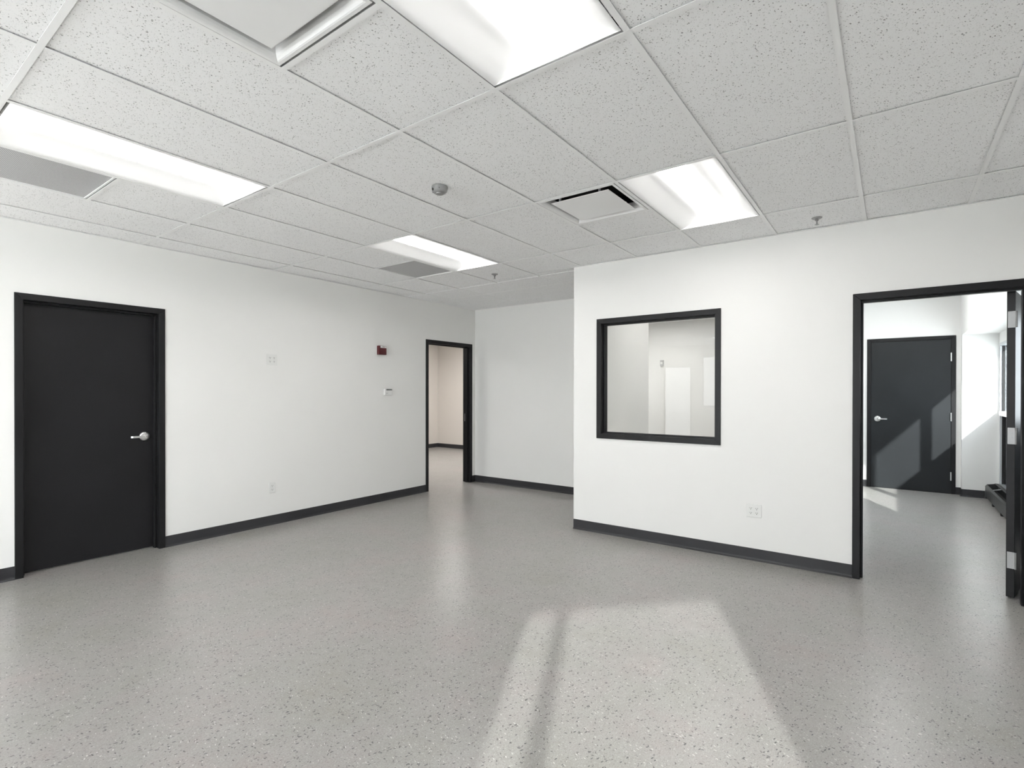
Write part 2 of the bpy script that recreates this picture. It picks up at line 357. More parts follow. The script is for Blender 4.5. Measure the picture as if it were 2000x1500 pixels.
# unseen ground outside, whitened to bounce daylight up to the ceiling
m_yard = mat('pale_concrete', (0.72, 0.71, 0.69), 0.9, 0.2)
n = noise(m_yard, pos(m_yard), 1.5, 5); Lk(m_yard, ramp(m_yard, n.outputs[0], [(0.3, (0.68, 0.67, 0.65)), (0.7, (0.76, 0.75, 0.73))]), m_yard.node_tree.nodes['Principled BSDF'].inputs['Base Color'])
bm = bmesh.new(); box(bm, -40, -40, -0.7, 40, 40, -0.5)
tag(mesh_obj('ground', bm, m_yard), 'pale concrete yard outside the windows', 'ground', kind='structure')

# ---------------------------------------------------------------- ceilings
ceil = tag(empty('ceiling', (0, 0, ZC)), 'white suspended ceiling of speckled tiles in a tee grid', 'ceiling', kind='structure')
bm = bmesh.new(); box(bm, -5.2, 0.39, 3.02, 10.1, 9.9, 3.10); box(bm, -1.0, -0.2, 3.02, 10.1, 0.39, 3.10); box(bm, 0.0, -1.1, 3.02, 10.1, -0.2, 3.10)
tag(mesh_obj('ceiling_deck', bm, m_plen), 'dark structural deck above the suspended ceiling', 'ceiling', kind='structure')
FX, TY = 1.2192, 0.6096
dx = {0: -0.0106, 1: 0.0133, 2: 0.0119, 3: -0.0056, 4: -0.009}; dy = {-2: .0013, -1: -.0067, 0: -.0054, 1: .0016, 2: .0026, 3: .0039, 5: .0011, 6: .0069, 7: -.0054}
def LX(i): return 0.545 + FX*i + dx.get(int(i) if float(i).is_integer() else None, 0)
def LXh(i):  # allows half modules
    return LX(int(i)) if float(i).is_integer() else (LX(int(math.floor(i))) + LX(int(math.floor(i))+1))/2
def RY(r): return 0.7833 + TY*r + dy.get(r, 0)
# cells taken by equipment: (line, row) -> list of (x0 fraction, x1 fraction)
equip = {(2, 0): [(0, 1)], (0, 0): [(0, 1)], (0, 4): [(0, 1)], (2, 4): [(0, 1)], (4, 5): [(0, .5)],
         (0, 1): [(0, .5)], (2, 1): [(0, .5)], (0, 5): [(0, .5)], (2, 5): [(.5, 1)], (-2, 1): [(0, 1)], (-4, 4): [(0, 1)]}
def inroom(x, y):
    if x > XR: return x < XB and y > YC
    return -3.0 < x and -0.97 < y < YL
def ymin(x):      # inner face of the outer walls at this x
    if x < -1.5: return 0.49
    return max(-0.97, -0.88 - (x + 0.07)*0.958)
tees_h = []  # short cross tees at half module
HTEE = 0.012
for li in range(-5, 5):
    for r in range(-3, 8):
        x0, x1 = LX(li), LX(li+1); y0, y1 = RY(r), RY(r+1)
        if li == 4: x1 = XB + 0.01
        spans = [(0., 1.)]
        if (li, r) in equip:
            e0, e1 = equip[(li, r)][0]
            if (e0, e1) == (0, 1): continue
            if (li, r) == (4, 5): spans = [(0.62, 1.)] if False else []
            else: spans = [(e1, 1.)] if e0 == 0 else [(0., e0)]
            xm = (x0 + x1)/2
            if (li, r) == (4, 5):
                xm = LX(4) + TY
                bm = bmesh.new(); box(bm, xm+0.004, max(y0, YC)+0.004, 0.0055, XB, y1-0.004, 0.020); mesh_obj('ceiling_tile', bm, m_tile, ceil)
            tees_h.append((xm, y0, y1))
        for s0, s1 in spans:
            xa, xb = x0 + (x1-x0)*s0, x0 + (x1-x0)*s1
            rects = []
            ya, yb = max(y0, -0.97, min(ymin(x0+0.3), ymin(x1))), min(y1, YL)
            if yb - ya < 0.01: continue
            xa = max(xa, -5.0)
            if xb - xa < 0.01: continue
            if xa < XR:
                rects.append((xa, ya, min(xb, XR), yb))
            if xb > XR:
                yc = max(ya, YC)
                if yb - yc > 0.01: rects.append((max(xa, XR), yc, min(xb, XB), yb))
            if not rects: continue
            bm = bmesh.new(); j = random.uniform(-0.0007, 0.0007)
            for q in rects: box(bm, q[0]+0.004, q[1]+0.004, 0.0055+j, q[2]-0.004, q[3]-0.004, 0.020+j)
            mesh_obj('ceiling_tile', bm, m_tile, ceil)
def tee_x(xa, xb, y):           # tee running along x
    bm = bmesh.new(); box(bm, xa, y-HTEE, -0.0010, xb, y+HTEE, 0.0006); box(bm, xa, y-0.001, 0.0006, xb, y+0.001, 0.038)
    mesh_obj('ceiling_tee', bm, m_tee, ceil)
def tee_y(ya, yb, x):
    bm = bmesh.new(); box(bm, x-HTEE, ya, -0.0012, x+HTEE, yb, 0.0005); box(bm, x-0.001, ya, 0.0005, x+0.001, yb, 0.038)
    mesh_obj('ceiling_tee', bm, m_tee, ceil)
for r in range(-2, 8):
    y = RY(r)
    for li in range(-5, 5):
        xa, xb = max(LX(li), -5.0)+HTEE, (LX(li+1) if li < 4 else XB)-HTEE
        if y < YC: xb = min(xb, XR)
        if y < 0.49: xa = max(xa, -0.07 - (y + 0.88)/0.958)
        if xa >= xb or (li == 4 and y < YC): continue
        tee_x(xa, xb, y)
for li in range(-4, 5):
    tee_y(YC if LX(li) > XR else ymin(LX(li)), YL, LX(li))
for xm, ya, yb in tees_h: tee_y(ya+HTEE, yb-HTEE, xm)
# wall angles
bm = bmesh.new(); box(bm, -5.0, YL-0.020, -0.0014, XB, YL, 0.0012); mesh_obj('wall_angle', bm, m_tee, ceil)
bm = bmesh.new(); box(bm, XR-0.020, -0.97, -0.0014, XR, YC, 0.0012); mesh_obj('wall_angle', bm, m_tee, ceil)
bm = bmesh.new(); box(bm, XB-0.020, YC, -0.0014, XB, YL-0.02, 0.0012); mesh_obj('wall_angle', bm, m_tee, ceil)
bm = bmesh.new(); box(bm, XR, YC, -0.0014, XB, YC+0.02, 0.0012); mesh_obj('wall_angle', bm, m_tee, ceil)
HOLE = []
def plain_ceiling(name, x0, y0, x1, y1, z, lights, label):
    bm = bmesh.new(); xc = x0
    for lx, ly, rz in sorted(lights):
        hx, hy = (0.597, 0.292) if not rz else (0.292, 0.597)
        box(bm, xc, y0, z, lx-hx, y1, z+0.02); box(bm, lx-hx, y0, z, lx+hx, ly-hy, z+0.02); box(bm, lx-hx, ly+hy, z, lx+hx, y1, z+0.02)
        HOLE.append((lx, ly, z, rz)); xc = lx+hx
    box(bm, xc, y0, z, x1, y1, z+0.02)
    tag(mesh_obj(name, bm, m_tile), label, 'ceiling', kind='structure')
plain_ceiling('ceiling_office', XR+TH, 0.79, 9.6, 5.4, 2.748, [(6.2, 1.7, 0), (8.1, 3.4, 0)], 'white ceiling of the office behind the window')
plain_ceiling('ceiling_side', XR+TH, YS, 9.6, 0.66, 2.90, [(6.3, 0.0, 0), (8.1, 0.0, 0)], 'white ceiling of the side room')
plain_ceiling('ceiling_hall', 3.4, YL+TH, 9.79, 9.56, 2.78, [(5.2, 7.4, 1), (6.8, 7.4, 1), (8.5, 7.4, 1)], 'white ceiling of the room beyond the left doorway')

# ---------------------------------------------------------------- cove bases
def base(name, fn, s0, s1, label):
    """rubber cove base with a flared toe, profile extruded along the wall; fn(s,z,d) with d<0 into the room"""
    prof = [(0, 0.1016), (-0.003, 0.1016), (-0.0035, 0.022), (-0.006, 0.012), (-0.014, 0.004), (-0.016, 0.0), (0, 0.0)]
    bm = bmesh.new()
    A = [bm.verts.new(fn(s0, z, d)) for d, z in prof]; B = [bm.verts.new(fn(s1, z, d)) for d, z in prof]
    bm.faces.new(A); bm.faces.new(B[::-1])
    for i in range(len(prof)):
        j = (i+1) % len(prof); bm.faces.new([A[i], B[i], B[j], A[j]])
    return tag(mesh_obj(name, bm, m_base), label, 'baseboard', kind='structure')
base('baseboard_left', fl, -5.0, D1[0], 'black cove base left of the closed black door')
base('baseboard_middle', fl, D1[1], D2[0], 'black cove base between closed door and open doorway')
base('baseboard_corner', fl, D2[1], XB-0.003, 'short black cove base in the alcove corner')
base('baseboard_back', lambda s, z, d: (XB+d, s, z), YC, YL-0.003, 'black cove base on the alcove back wall')
base('baseboard_right', frt, D3[1], YC, 'black cove base under the black framed window')
base('baseboard_far', ffar, D4[1], 0.657, 'black cove base left of the side room door')
base('baseboard_strip', ffar, YS, D4[0], 'short black cove base right of the side room door')
base('baseboard_pier', lambda s, z, d: (9.47+d, s, z), -1.03, YS, 'black cove base on the pier beside the heater')
base('baseboard_return', lambda s, z, d: (s, YS-d, z), 9.454, XF-0.003, 'short black cove base return on the pier')
base('baseboard_hall', lambda s, z, d: (9.79+d, s, z), 5.6, 9.557, 'black cove base on the right beyond the left doorway')
base('baseboard_hall_left', lambda s, z, d: (s, 9.56+d, z), 3.4, 9.787, 'black cove base on the left beyond the left doorway')

# ---------------------------------------------------------------- door frames, doors
def door_frame(root, D, fn, top, stop=0.055, depth=TH+0.012, w=fwid, proud=0.012):
    inv = Matrix.Translation(-Vector(root.location))
    g = lambda s, z, d: inv @ Vector(fn(s, z, d))
    s0, s1 = D
    def jamb(sa, sb, sgn):   # sa outer edge, sb inner edge
        bm = bmesh.new()
        for d0, d1 in ((-proud, 0.004), (TH-0.004, TH+proud)):
            prism(bm, [(sa, 0), (sb, 0), (sb, top-w), (sa, top)], d0, d1, g)
        rect(bm, min(sa+sgn*0.012, sb), 0, max(sa+sgn*0.012, sb), top-w, 0.004, TH-0.004, g)
        rect(bm, min(sb, sb+sgn*0.016), 0, max(sb, sb+sgn*0.016), top-w-0.016, stop, stop+0.045, g)
        return mesh_obj('jamb', bm, m_frame, root, 0.0025)
    jamb(s0, s0+w, 1); jamb(s1, s1-w, -1)
    bm = bmesh.new()
    for d0, d1 in ((-proud, 0.004), (TH-0.004, TH+proud)):
        prism(bm, [(s0+0.0008, top), (s0+w+0.0008, top-w), (s1-w-0.0008, top-w), (s1-0.0008, top)], d0, d1, g)
    rect(bm, s0+w, top-w, s1-w, top-0.012, 0.004, TH-0.004, g)
    rect(bm, s0+w, top-w-0.016, s1-w, top-w, stop, stop+0.045, g)
    mesh_obj('head', bm, m_frame, root, 0.0025)
def lever(par, c, nrm, along, flip=1):
    """lever handle: rose, hub, lever arm; c on the leaf face"""
    c = Vector(c); n_ = Vector(nrm).normalized(); a = Vector(along).normalized(); u = n_.cross(a)
    bm = bmesh.new(); lathe(bm, c, n_, [(0.0, 0.0), (0.041, 0.0), (0.041, 0.006), (0.037, 0.011), (0.022, 0.013), (0.0, 0.013)])
    h = mesh_obj('handle', bm, m_steel, par, smooth=True)
    bm = bmesh.new(); lathe(bm, c, n_, [(0.0, 0.012), (0.016, 0.012), (0.015, 0.045), (0.013, 0.056), (0.0, 0.057)], 20)
    # arm as tapered bar
    pts = [(0.0, 0.011, 0.046), (0.03, 0.010, 0.052), (0.07, 0.009, 0.053), (0.105, 0.009, 0.050), (0.118, 0.009, 0.042)]
    ring = None
    for t, hw, h_ in pts:
        q = [bm.verts.new(c + a*t + u*(hw*su) + n_*(h_ + 0.0055*sn)) for su, sn in ((1, 1), (1, -1), (-1, -1), (-1, 1))]
        if ring:
            for i in range(4): bm.faces.new([ring[i], q[i], q[(i+1) % 4], ring[(i+1) % 4]])
        else: bm.faces.new(q)
        ring = q
    bm.faces.new(ring[::-1])
    mesh_obj('lever', bm, m_steel, par, 0.002)
    bm = bmesh.new(); lathe(bm, c, n_, [(0.007, 0.0565), (0.007, 0.0585), (0.0, 0.0585)], 16); mesh_obj('key_cylinder', bm, m_hinge, par)

# door 1: closed black door, set back in its frame
d1 = tag(empty('door_1', (D1[0], YL, 0)), 'closed black door in a black frame on the left wall', 'door', kind='structure')
door_frame(d1, D1, fl, DTOP, stop=0.050)
sa, sb = D1[0]+fwid, D1[1]-fwid
bm = bmesh.new(); box(bm, sa+0.003-D1[0], 0.096, 0.010, sb-0.003-D1[0], 0.140, DTOP-fwid-0.003); leaf = mesh_obj('leaf', bm, m_door, d1, 0.002)
lever(leaf, (1.838-D1[0], 0.096, 1.03), (0, -1, 0), (-1, 0, 0))
# door 2: open doorway in the left wall, leaf swung into the far room
d2 = tag(empty('door_2', (D2[0], YL, 0)), 'open doorway with black frame at the end of the left wall', 'door', kind='structure')
door_frame(d2, D2, fl, DTOP, stop=0.04)
bm = bmesh.new(); box(bm, 0.010, 0.150, 0.010, 0.054, 1.055, DTOP-fwid-0.003); leaf = mesh_obj('leaf', bm, m_door, d2, 0.002)
lever(leaf, (0.054, 0.985, 1.03), (1, 0, 0), (0, -1, 0))
bm = bmesh.new(); box(bm, D2[1]-D2[0]-fwid-0.0025, 0.078, 0.97, D2[1]-D2[0]-fwid+0.001, 0.108, 1.09); mesh_obj('strike_plate', bm, m_hinge, d2)
# door 3: doorway in the right wall, leaf swung past square into the side room
d3 = tag(empty('door_3', (XR, D3[0], 0)), 'open black framed doorway at the right edge with hinged leaf', 'door', kind='structure')
door_frame(d3, D3, frt, DTOP, stop=0.04)
AN = math.radians(14)
PV = Vector((4.966-XR, -0.650-D3[0], 0)); LD = Vector((math.cos(AN), -math.sin(AN), 0)); TD = Vector((-math.sin(AN), -math.cos(AN), 0))
def fd3(s, z, t): q = PV + LD*s + TD*t; return (q.x, q.y, z)
bm = bmesh.new(); rect(bm, 0, 0.012, 0.905, DTOP-fwid-0.003, 0, 0.044, fd3); leaf = mesh_obj('leaf', bm, m_door, d3, 0.002)
lever(leaf, Vector(fd3(0.84, 1.03, 0)), -TD, -LD)
for hz in (0.27, 1.135, 1.945):
    bm = bmesh.new(); rect(bm, -0.0035, hz-0.057, 0.0, hz+0.057, 0.006, 0.046, fd3)
    disc(bm, Vector(fd3(-0.006, hz, 0.050)), (0, 0, 1), 0.006, 0.006, -0.057, 0.057, 12)
    for zz in (-0.04, -0.012, 0.018, 0.042):
        disc(bm, Vector(fd3(-0.0035, hz+zz, 0.018 if zz*1000 % 2 else 0.030)), -LD, 0.0035, 0.003, 0, 0.0008, 10)
    mesh_obj('hinge', bm, m_hinge, leaf)
    jx = D3[1]*0
    bm = bmesh.new(); box(bm, 0.086, fwid-0.001, hz-0.057, 0.142, fwid+0.0025, hz+0.057); mesh_obj('hinge_plate', bm, m_hinge, d3)
# door 4: closed black door in the far wall of the side room
d4 = tag(empty('door_4', (XF, D4[0], 0)), 'closed black door in the far wall of the side room', 'door', kind='structure')
T4 = 2.245; g4 = lambda s, z, d: (d, s-D4[0], z)
for sa, sb in ((D4[0], D4[0]+fwid), (D4[1], D4[1]-fwid)):
    bm = bmesh.new(); prism(bm, [(sa, 0), (sb, 0), (sb, T4-fwid), (sa, T4)], -0.014, 0.0, g4); mesh_obj('jamb', bm, m_frame, d4, 0.0025)
bm = bmesh.new(); prism(bm, [(D4[0]+.001, T4), (D4[0]+fwid+.001, T4-fwid), (D4[1]-fwid-.001, T4-fwid), (D4[1]-.001, T4)], -0.014, 0.0, g4); mesh_obj('head', bm, m_frame, d4, 0.0025)
bm = bmesh.new(); rect(bm, D4[0]+fwid+.004, 0.012, D4[1]-fwid-.004, T4-fwid-.004, -0.009, -0.0035, g4); leaf = mesh_obj('leaf', bm, m_door_b, d4, 0.0015)
bm = bmesh.new(); rect(bm, D4[0]+0.02, 0.0, D4[1]-0.02, T4-0.02, -0.003, 0.0, g4); mesh_obj('rebate', bm, m_slot, d4)  # dark sheet added so the gap around the leaf looks shaded
lever(leaf, (-0.009, D4[1]-fwid-0.082-D4[0], 1.04), (-1, 0, 0), (0, -1, 0))
for hz in (0.25, 1.09, 1.94):
    bm = bmesh.new(); disc(bm, (-0.018, fwid+0.002, hz), (0, 0, 1), 0.0085, 0.0085, -0.06, 0.06, 12); mesh_obj('hinge', bm, m_steel, leaf)

# ---------------------------------------------------------------- interior window in the right wall
w1 = tag(empty('window_1', (XR, W1a, W1u)), 'square black framed interior window in the right wall', 'window', kind='structure')
gw = lambda s, z, d: (d, s-W1a, z-W1u)
def ring4(s0, z0, s1, z1, w, d0, d1, name, m, par, bev=0.002):
    i0, i1, j0, j1 = s0+w, s1-w, z0+w, z1-w
    for nm, pts in (('_side', [(s0, z0), (i0, j0), (i0, j1), (s0, z1)]), ('_side', [(s1, z0), (s1, z1), (i1, j1), (i1, j0)]),
                    ('_head', [(s0, z1), (i0, j1), (i1, j1), (s1, z1)]), ('_sill', [(s0, z0), (s1, z0), (i1, j0), (i0, j0)])):
        bm = bmesh.new()
        for a_, b_ in zip(d0, d1): prism(bm, pts, a_, b_, gw)
        mesh_obj(name + nm, bm, m, par, bev)
ring4(W1a, W1u, W1b, W1t, fwid, (-0.012, TH-0.004), (0.004, TH+0.012), 'frame', m_frame, w1)
ring4(W1a+0.014, W1u+0.014, W1b-0.014, W1t-0.014, fwid-0.014, (0.004,), (TH-0.004,), 'lining', m_frame, w1)
ring4(W1a+fwid, W1u+fwid, W1b-fwid, W1t-fwid, 0.015, (0.045, 0.071), (0.062, 0.088), 'stop', m_frame, w1, 0.0015)
bm = bmesh.new(); rect(bm, W1a+fwid, W1u+fwid, W1b-fwid, W1t-fwid, 0.063, 0.069, gw); mesh_obj('pane', bm, m_glass, w1)

# ---------------------------------------------------------------- side room window
w2 = tag(empty('window_2', (5.30, YW, 0.16)), 'tall aluminium window above the heater in the side room', 'window', kind='structure')
def fw2(s, z, d): return (s-5.30, -d, z-0.16)
xs = [5.30, 6.57, 7.93, 9.29]
sub('frame_head', [(5.30, 2.06, 9.47, 2.10, 0.0, 0.10)], m_alum, w2, fw2)
sub('frame_sill', [(5.30, 0.16, 9.47, 0.22, 0.0, 0.10)], m_alum, w2, fw2)
sub('frame_side', [(9.42, 0.22, 9.47, 2.06, 0.0, 0.09)], m_alum, w2, fw2)
sub('frame_side', [(5.30, 0.22, 5.35, 2.06, 0.0, 0.09)], m_alum, w2, fw2)
edges = [5.35, 6.57, 7.93, 9.42]
for i in range(3):
    xa, xb = edges[i] + (0.04 if i else 0), edges[i+1] - (0.04 if i < 2 else 0)
    sub('transom', [(xa, 1.13, xb, 1.19, -0.01, 0.08)], m_alum, w2, fw2)
    sub('pane', [(xa, 1.19, xb, 2.06, 0.045, 0.051)], m_tint3, w2, fw2)
    sub('spandrel_panel', [(xa, 0.22, xb, 1.13, 0.04, 0.06)], m_spand, w2, fw2)
    sub('gasket', [(xb-0.02, 1.19, xb, 2.06, 0.02, 0.044), (xb-0.02, 0.22, xb, 1.13, 0.02, 0.04)], m_slot, w2, fw2)
    if i < 2: sub('mullion', [(edges[i+1]-0.04, 0.22, edges[i+1]+0.04, 2.06, 0.0, 0.10)], m_alum, w2, fw2)

# heater under the window
ht = tag(empty('baseboard_heater', (6.2, -1.03, 0)), 'long low dark grey baseboard heater under the side room window', 'heater')
def fh(x0, x1, prof, name, m):
    bm = bmesh.new(); A = [bm.verts.new((x0, y, z)) for y, z in prof]; B = [bm.verts.new((x1, y, z)) for y, z in prof]
    bm.faces.new(A); bm.faces.new(B[::-1])
    for i in range(len(prof)): j = (i+1) % len(prof); bm.faces.new([A[i], B[i], B[j], A[j]])
    return mesh_obj(name, bm, m, ht)
HL = 3.255
fh(0, HL, [(0, 0.035), (0, 0.172), (-0.018, 0.192), (-0.024, 0.188), (-0.006, 0.168), (-0.006, 0.035)], 'front_cover', m_heat)
fh(0, HL, [(-0.132, 0.0), (-0.132, 0.215), (-0.095, 0.215), (-0.095, 0.210), (-0.127, 0.208), (-0.127, 0.0)], 'back_plate', m_heat)
fh(0.01, HL-0.01, [(-0.03, 0.06), (-0.03, 0.12), (-0.11, 0.12), (-0.11, 0.06)], 'fin_tube', m_slot)
for xx in (0.0, HL-0.004): fh(xx, xx+0.004, [(0, 0.0), (0, 0.172), (-0.02, 0.195), (-0.132, 0.215), (-0.132, 0.0)], 'end_cap', m_heat)
for xx in (0.4, 1.2, 2.0, 2.62): fh(xx, xx+0.06, [(-0.002, 0.0), (-0.002, 0.04), (-0.10, 0.04), (-0.10, 0.0)], 'foot', m_slot)
for xx in (1.6, 2.75): fh(xx, xx+0.02, [(-0.02, 0.186), (-0.02, 0.193), (-0.11, 0.212), (-0.11, 0.205)], 'bracket', m_alum)

# ---------------------------------------------------------------- ceiling equipment
def troffer(length, name='troffer_light', ml=None):
    """recessed fixture, origin at centre of its opening, long side along x"""
    root = empty(name)
    hl = length/2 - 0.013; hw = TY/2 - 0.013; LW = 0.084; ZL = 0.052
    # curved side reflectors
    for sg in (-1, 1):
        bm = bmesh.new(); prev = None
        prof = [(hw, 0.0)] + [(hw - 0.012 - (hw-0.012-LW)*(i/10), 0.002 + (ZL+0.004)*math.sin(math.pi/2*(i/10))) for i in range(11)]
        for v, z in prof:
            q = (bm.verts.new((-hl, sg*v, z)), bm.verts.new((hl, sg*v, z)))
            if prev: bm.faces.new([prev[0], prev[1], q[1], q[0]])
            prev = q
        o = mesh_obj('side_reflector', bm, m_white, root, smooth=True)
    for sg in (-1, 1):
        bm = bmesh.new(); x = sg*hl
        pts = [(-hw, 0.0)] + [(-(hw-0.012-(hw-0.012-LW)*(i/10)), 0.002+(ZL+0.004)*math.sin(math.pi/2*(i/10))) for i in range(11)]
        pts = pts + [(-v, z) for v, z in reversed(pts)]
        A = [bm.verts.new((x, v, z)) for v, z in pts]; B = [bm.verts.new((x + sg*0.001, v, z)) for v, z in pts]
        bm.faces.new(A); bm.faces.new(B[::-1])
        for i in range(len(pts)):
            j = (i+1) % len(pts); bm.faces.new([A[i], B[i], B[j], A[j]])
        mesh_obj('end_plate', bm, m_white, root)
    bm = bmesh.new(); prev = None
    for i in range(9):
        t = -1 + i/4; v = LW*t; z = ZL - 0.011*(1-t*t)
        q = (bm.verts.new((-hl+0.001, v, z)), bm.verts.new((hl-0.001, v, z)))
        if prev: bm.faces.new([prev[0], prev[1], q[1], q[0]])
        prev = q
    mesh_obj('lens', bm, ml or m_lens, root, smooth=True)
    bm = bmesh.new()      # housing above
    box(bm, -hl, -hw, ZL+0.012, hl, hw, ZL+0.05); mesh_obj('housing', bm, m_white, root)
    return root
def dup(root, loc, rz=0.0):
    r = root.copy(); COL.objects.link(r); r.location = loc; r.rotation_euler = (0, 0, rz)
    for ch in root.children:
        c = ch.copy(); COL.objects.link(c); c.parent = r
        for g in ch.children:
            d = g.copy(); COL.objects.link(d); d.parent = c
    return r
G = 'recessed ceiling lights in the tile grid'
T0 = troffer(FX); first = True
def place(li, r): return ((LX(li)+LX(li+1))/2, (RY(r)+RY(r+1))/2, ZC)
for (li, r, lab) in [(2, 0, 'lit recessed ceiling light beside the square supply diffuser with a dark slot'),
                     (0, 0, 'large lit ceiling light cut off by the top edge of the photo'),
                     (0, 4, 'long lit ceiling light at the left edge beside the grey return grille'),
                     (2, 4, 'lit ceiling light in front of the alcove touching a grey return grille'),
                     (-4, 4, 'lit ceiling light near the rear window behind the camera'), (-2, 1, 'lit ceiling light behind the camera near the angled wall')]:
    if first: t = T0; t.location = place(li, r); first = False
    else: t = dup(T0, place(li, r))
    tag(t, lab, 'ceiling light', G)
T2 = troffer(TY, 'troffer_light', m_lens_b); T2.location = (LX(4)+TY/2, (RY(5)+RY(6))/2, ZC)
tag(T2, 'small square lit ceiling light deep in the alcove', 'ceiling light', G)
lens_b = [c for c in T0.children if c.name.startswith('lens')][0].data.copy(); lens_b.materials[0] = m_lens_b
labs = ['ceiling light in the office just behind the window wall', 'ceiling light at the far end of the office', 'ceiling light in the side room near the doorway', 'ceiling light in the side room near its far door',
        'first ceiling light in the room beyond the left doorway', 'second ceiling light in the room beyond the left doorway', 'third ceiling light in the room beyond the left doorway']
for (lx, ly, lz, rz), lab in zip(HOLE, labs):  # unseen fixtures added to brighten the neighbouring rooms
    t = dup(T0, (lx, ly, lz), math.pi/2 if rz else 0)
    if rz or (lx, ly) == (8.1, 3.4):
        for c in t.children:
            if c.name.startswith('lens'): c.data = lens_b
    tag(t, lab, 'ceiling light', 'ceiling lights in the neighbouring rooms')

def diffuser(loc, lab):
    root = tag(empty('supply_diffuser', loc), lab, 'air vent', 'square supply diffusers')
    h = TY/2 - 0.017
    def ringq(bm, a, za, b_, zb):
        A = [bm.verts.new((sx*a, sy*a, za)) for sx, sy in ((-1, -1), (1, -1), (1, 1), (-1, 1))]
        B = [bm.verts.new((sx*b_, sy*b_, zb)) for sx, sy in ((-1, -1), (1, -1), (1, 1), (-1, 1))]
        for i in range(4): bm.faces.new([A[i], A[(i+1) % 4], B[(i+1) % 4], B[i]])
    bm = bmesh.new()
    lev = [(h, 0.004), (h, -0.003), (h-0.014, -0.003), (h-0.020, -0.001), (h-0.028, 0.006), (h-0.034, 0.014), (h-0.038, 0.028), (h-0.042, 0.060)]
    for a_, b_ in zip(lev, lev[1:]): ringq(bm, a_[0], a_[1], b_[0], b_[1])
    bmesh.ops.remove_doubles(bm, verts=bm.verts, dist=1e-5)
    mesh_obj('frame', bm, m_white, root)
    bm = bmesh.new(); q = h-0.042; box(bm, -q, -q, 0.060, q, q, 0.13)
    for f in list(bm.faces):
        if f.calc_center_median().z < 0.0601: bm.faces.remove(f)
    mesh_obj('throat', bm, m_dark, root)
    bm = bmesh.new(); a_ = 0.218
    ringq(bm, a_, 0.0015, a_-0.006, -0.0015); ringq(bm, a_, 0.0015, a_-0.01, 0.003)
    bm.faces.new([bm.verts.new((sx*(a_-0.006), sy*(a_-0.006), -0.0015)) for sx, sy in ((-1, -1), (-1, 1), (1, 1), (1, -1))])
    bm.faces.new([bm.verts.new((sx*(a_-0.01), sy*(a_-0.01), 0.003)) for sx, sy in ((-1, -1), (1, -1), (1, 1), (-1, 1))])
    bmesh.ops.remove_doubles(bm, verts=bm.verts, dist=1e-5)
    mesh_obj('plaque', bm, m_white, root)
    for sx, sy in ((-1, -1), (1, -1), (1, 1), (-1, 1)):
        bm = bmesh.new(); box(bm, sx*0.205-0.006, sy*0.15-0.006, 0.004, sx*0.205+0.006, sy*0.15+0.006, 0.06); mesh_obj('hanger_clip', bm, m_alum, root)
    return root
for li, r, lab in [(0, 1, 'square white supply diffuser cut off by the top edge'), (2, 1, 'square supply diffuser with dark slot beside a lit ceiling light')]:
    diffuser((LX(li)+ (LX(li+1)-LX(li))/4, (RY(r)+RY(r+1))/2, ZC), lab)
def grille(loc, lab):
    root = tag(empty('return_grille', loc), lab, 'air vent', 'flat grey return grilles')
    h = TY/2 - 0.012
    bm = bmesh.new(); box(bm, -h, -h, 0.006, h, h, 0.010); mesh_obj('perforated_panel', bm, m_grille, root)
    bm = bmesh.new()
    for q in ((-h, -h, h, -h+0.01), (-h, h-0.01, h, h), (-h, -h+0.01, -h+0.01, h-0.01), (h-0.01, -h+0.01, h, h-0.01)): box(bm, q[0], q[1], 0.0, q[2], q[3], 0.006)
    mesh_obj('frame', bm, m_white, root)
grille((LX(0)+(LX(1)-LX(0))/4, (RY(5)+RY(6))/2, ZC), 'flat grey return grille at the left edge beside the long light')
grille((LX(2)+(LX(3)-LX(2))*3/4, (RY(5)+RY(6))/2, ZC), 'small grey return grille beside the middle ceiling light')

# smoke detector / sensor
dt = tag(empty('ceiling_sensor', (2.413, 2.342, ZC+0.003)), 'round grey ceiling sensor with dark lens holes in mid ceiling', 'sensor')
bm = bmesh.new(); lathe(bm, (0, 0, 0), (0, 0, -1), [(0.052, 0.0), (0.052, 0.012), (0.047, 0.030), (0.036, 0.040), (0.0, 0.042)], 40); mesh_obj('body', bm, m_grey, dt, smooth=True)
def on_body(dirx, diry, r, h, rad, name, m):
    n_ = Vector((dirx, diry, -1.0)).normalized() if r < 0.045 else Vector((dirx, diry, -0.25)).normalized()
    c = Vector((dirx, diry, 0)).normalized()*r + Vector((0, 0, -h)); bm = bmesh.new(); disc(bm, c, n_, rad, rad, -0.001, 0.0018, 18); mesh_obj(name, bm, m, dt)
on_body(-0.95, 0.30, 0.0485, 0.024, 0.0085, 'lens_hole', m_slot); on_body(-0.25, 0.97, 0.0485, 0.024, 0.0085, 'lens_hole', m_slot)
on_body(-0.75, -0.65, 0.0495, 0.022, 0.003, 'indicator', m_slot)
bm = bmesh.new(); lathe(bm, (0, 0, 0), (0, 0, -1), [(0.026, 0.0405), (0.024, 0.047), (0.0, 0.048)], 24); mesh_obj('lens_cap', bm, m_hinge, dt)
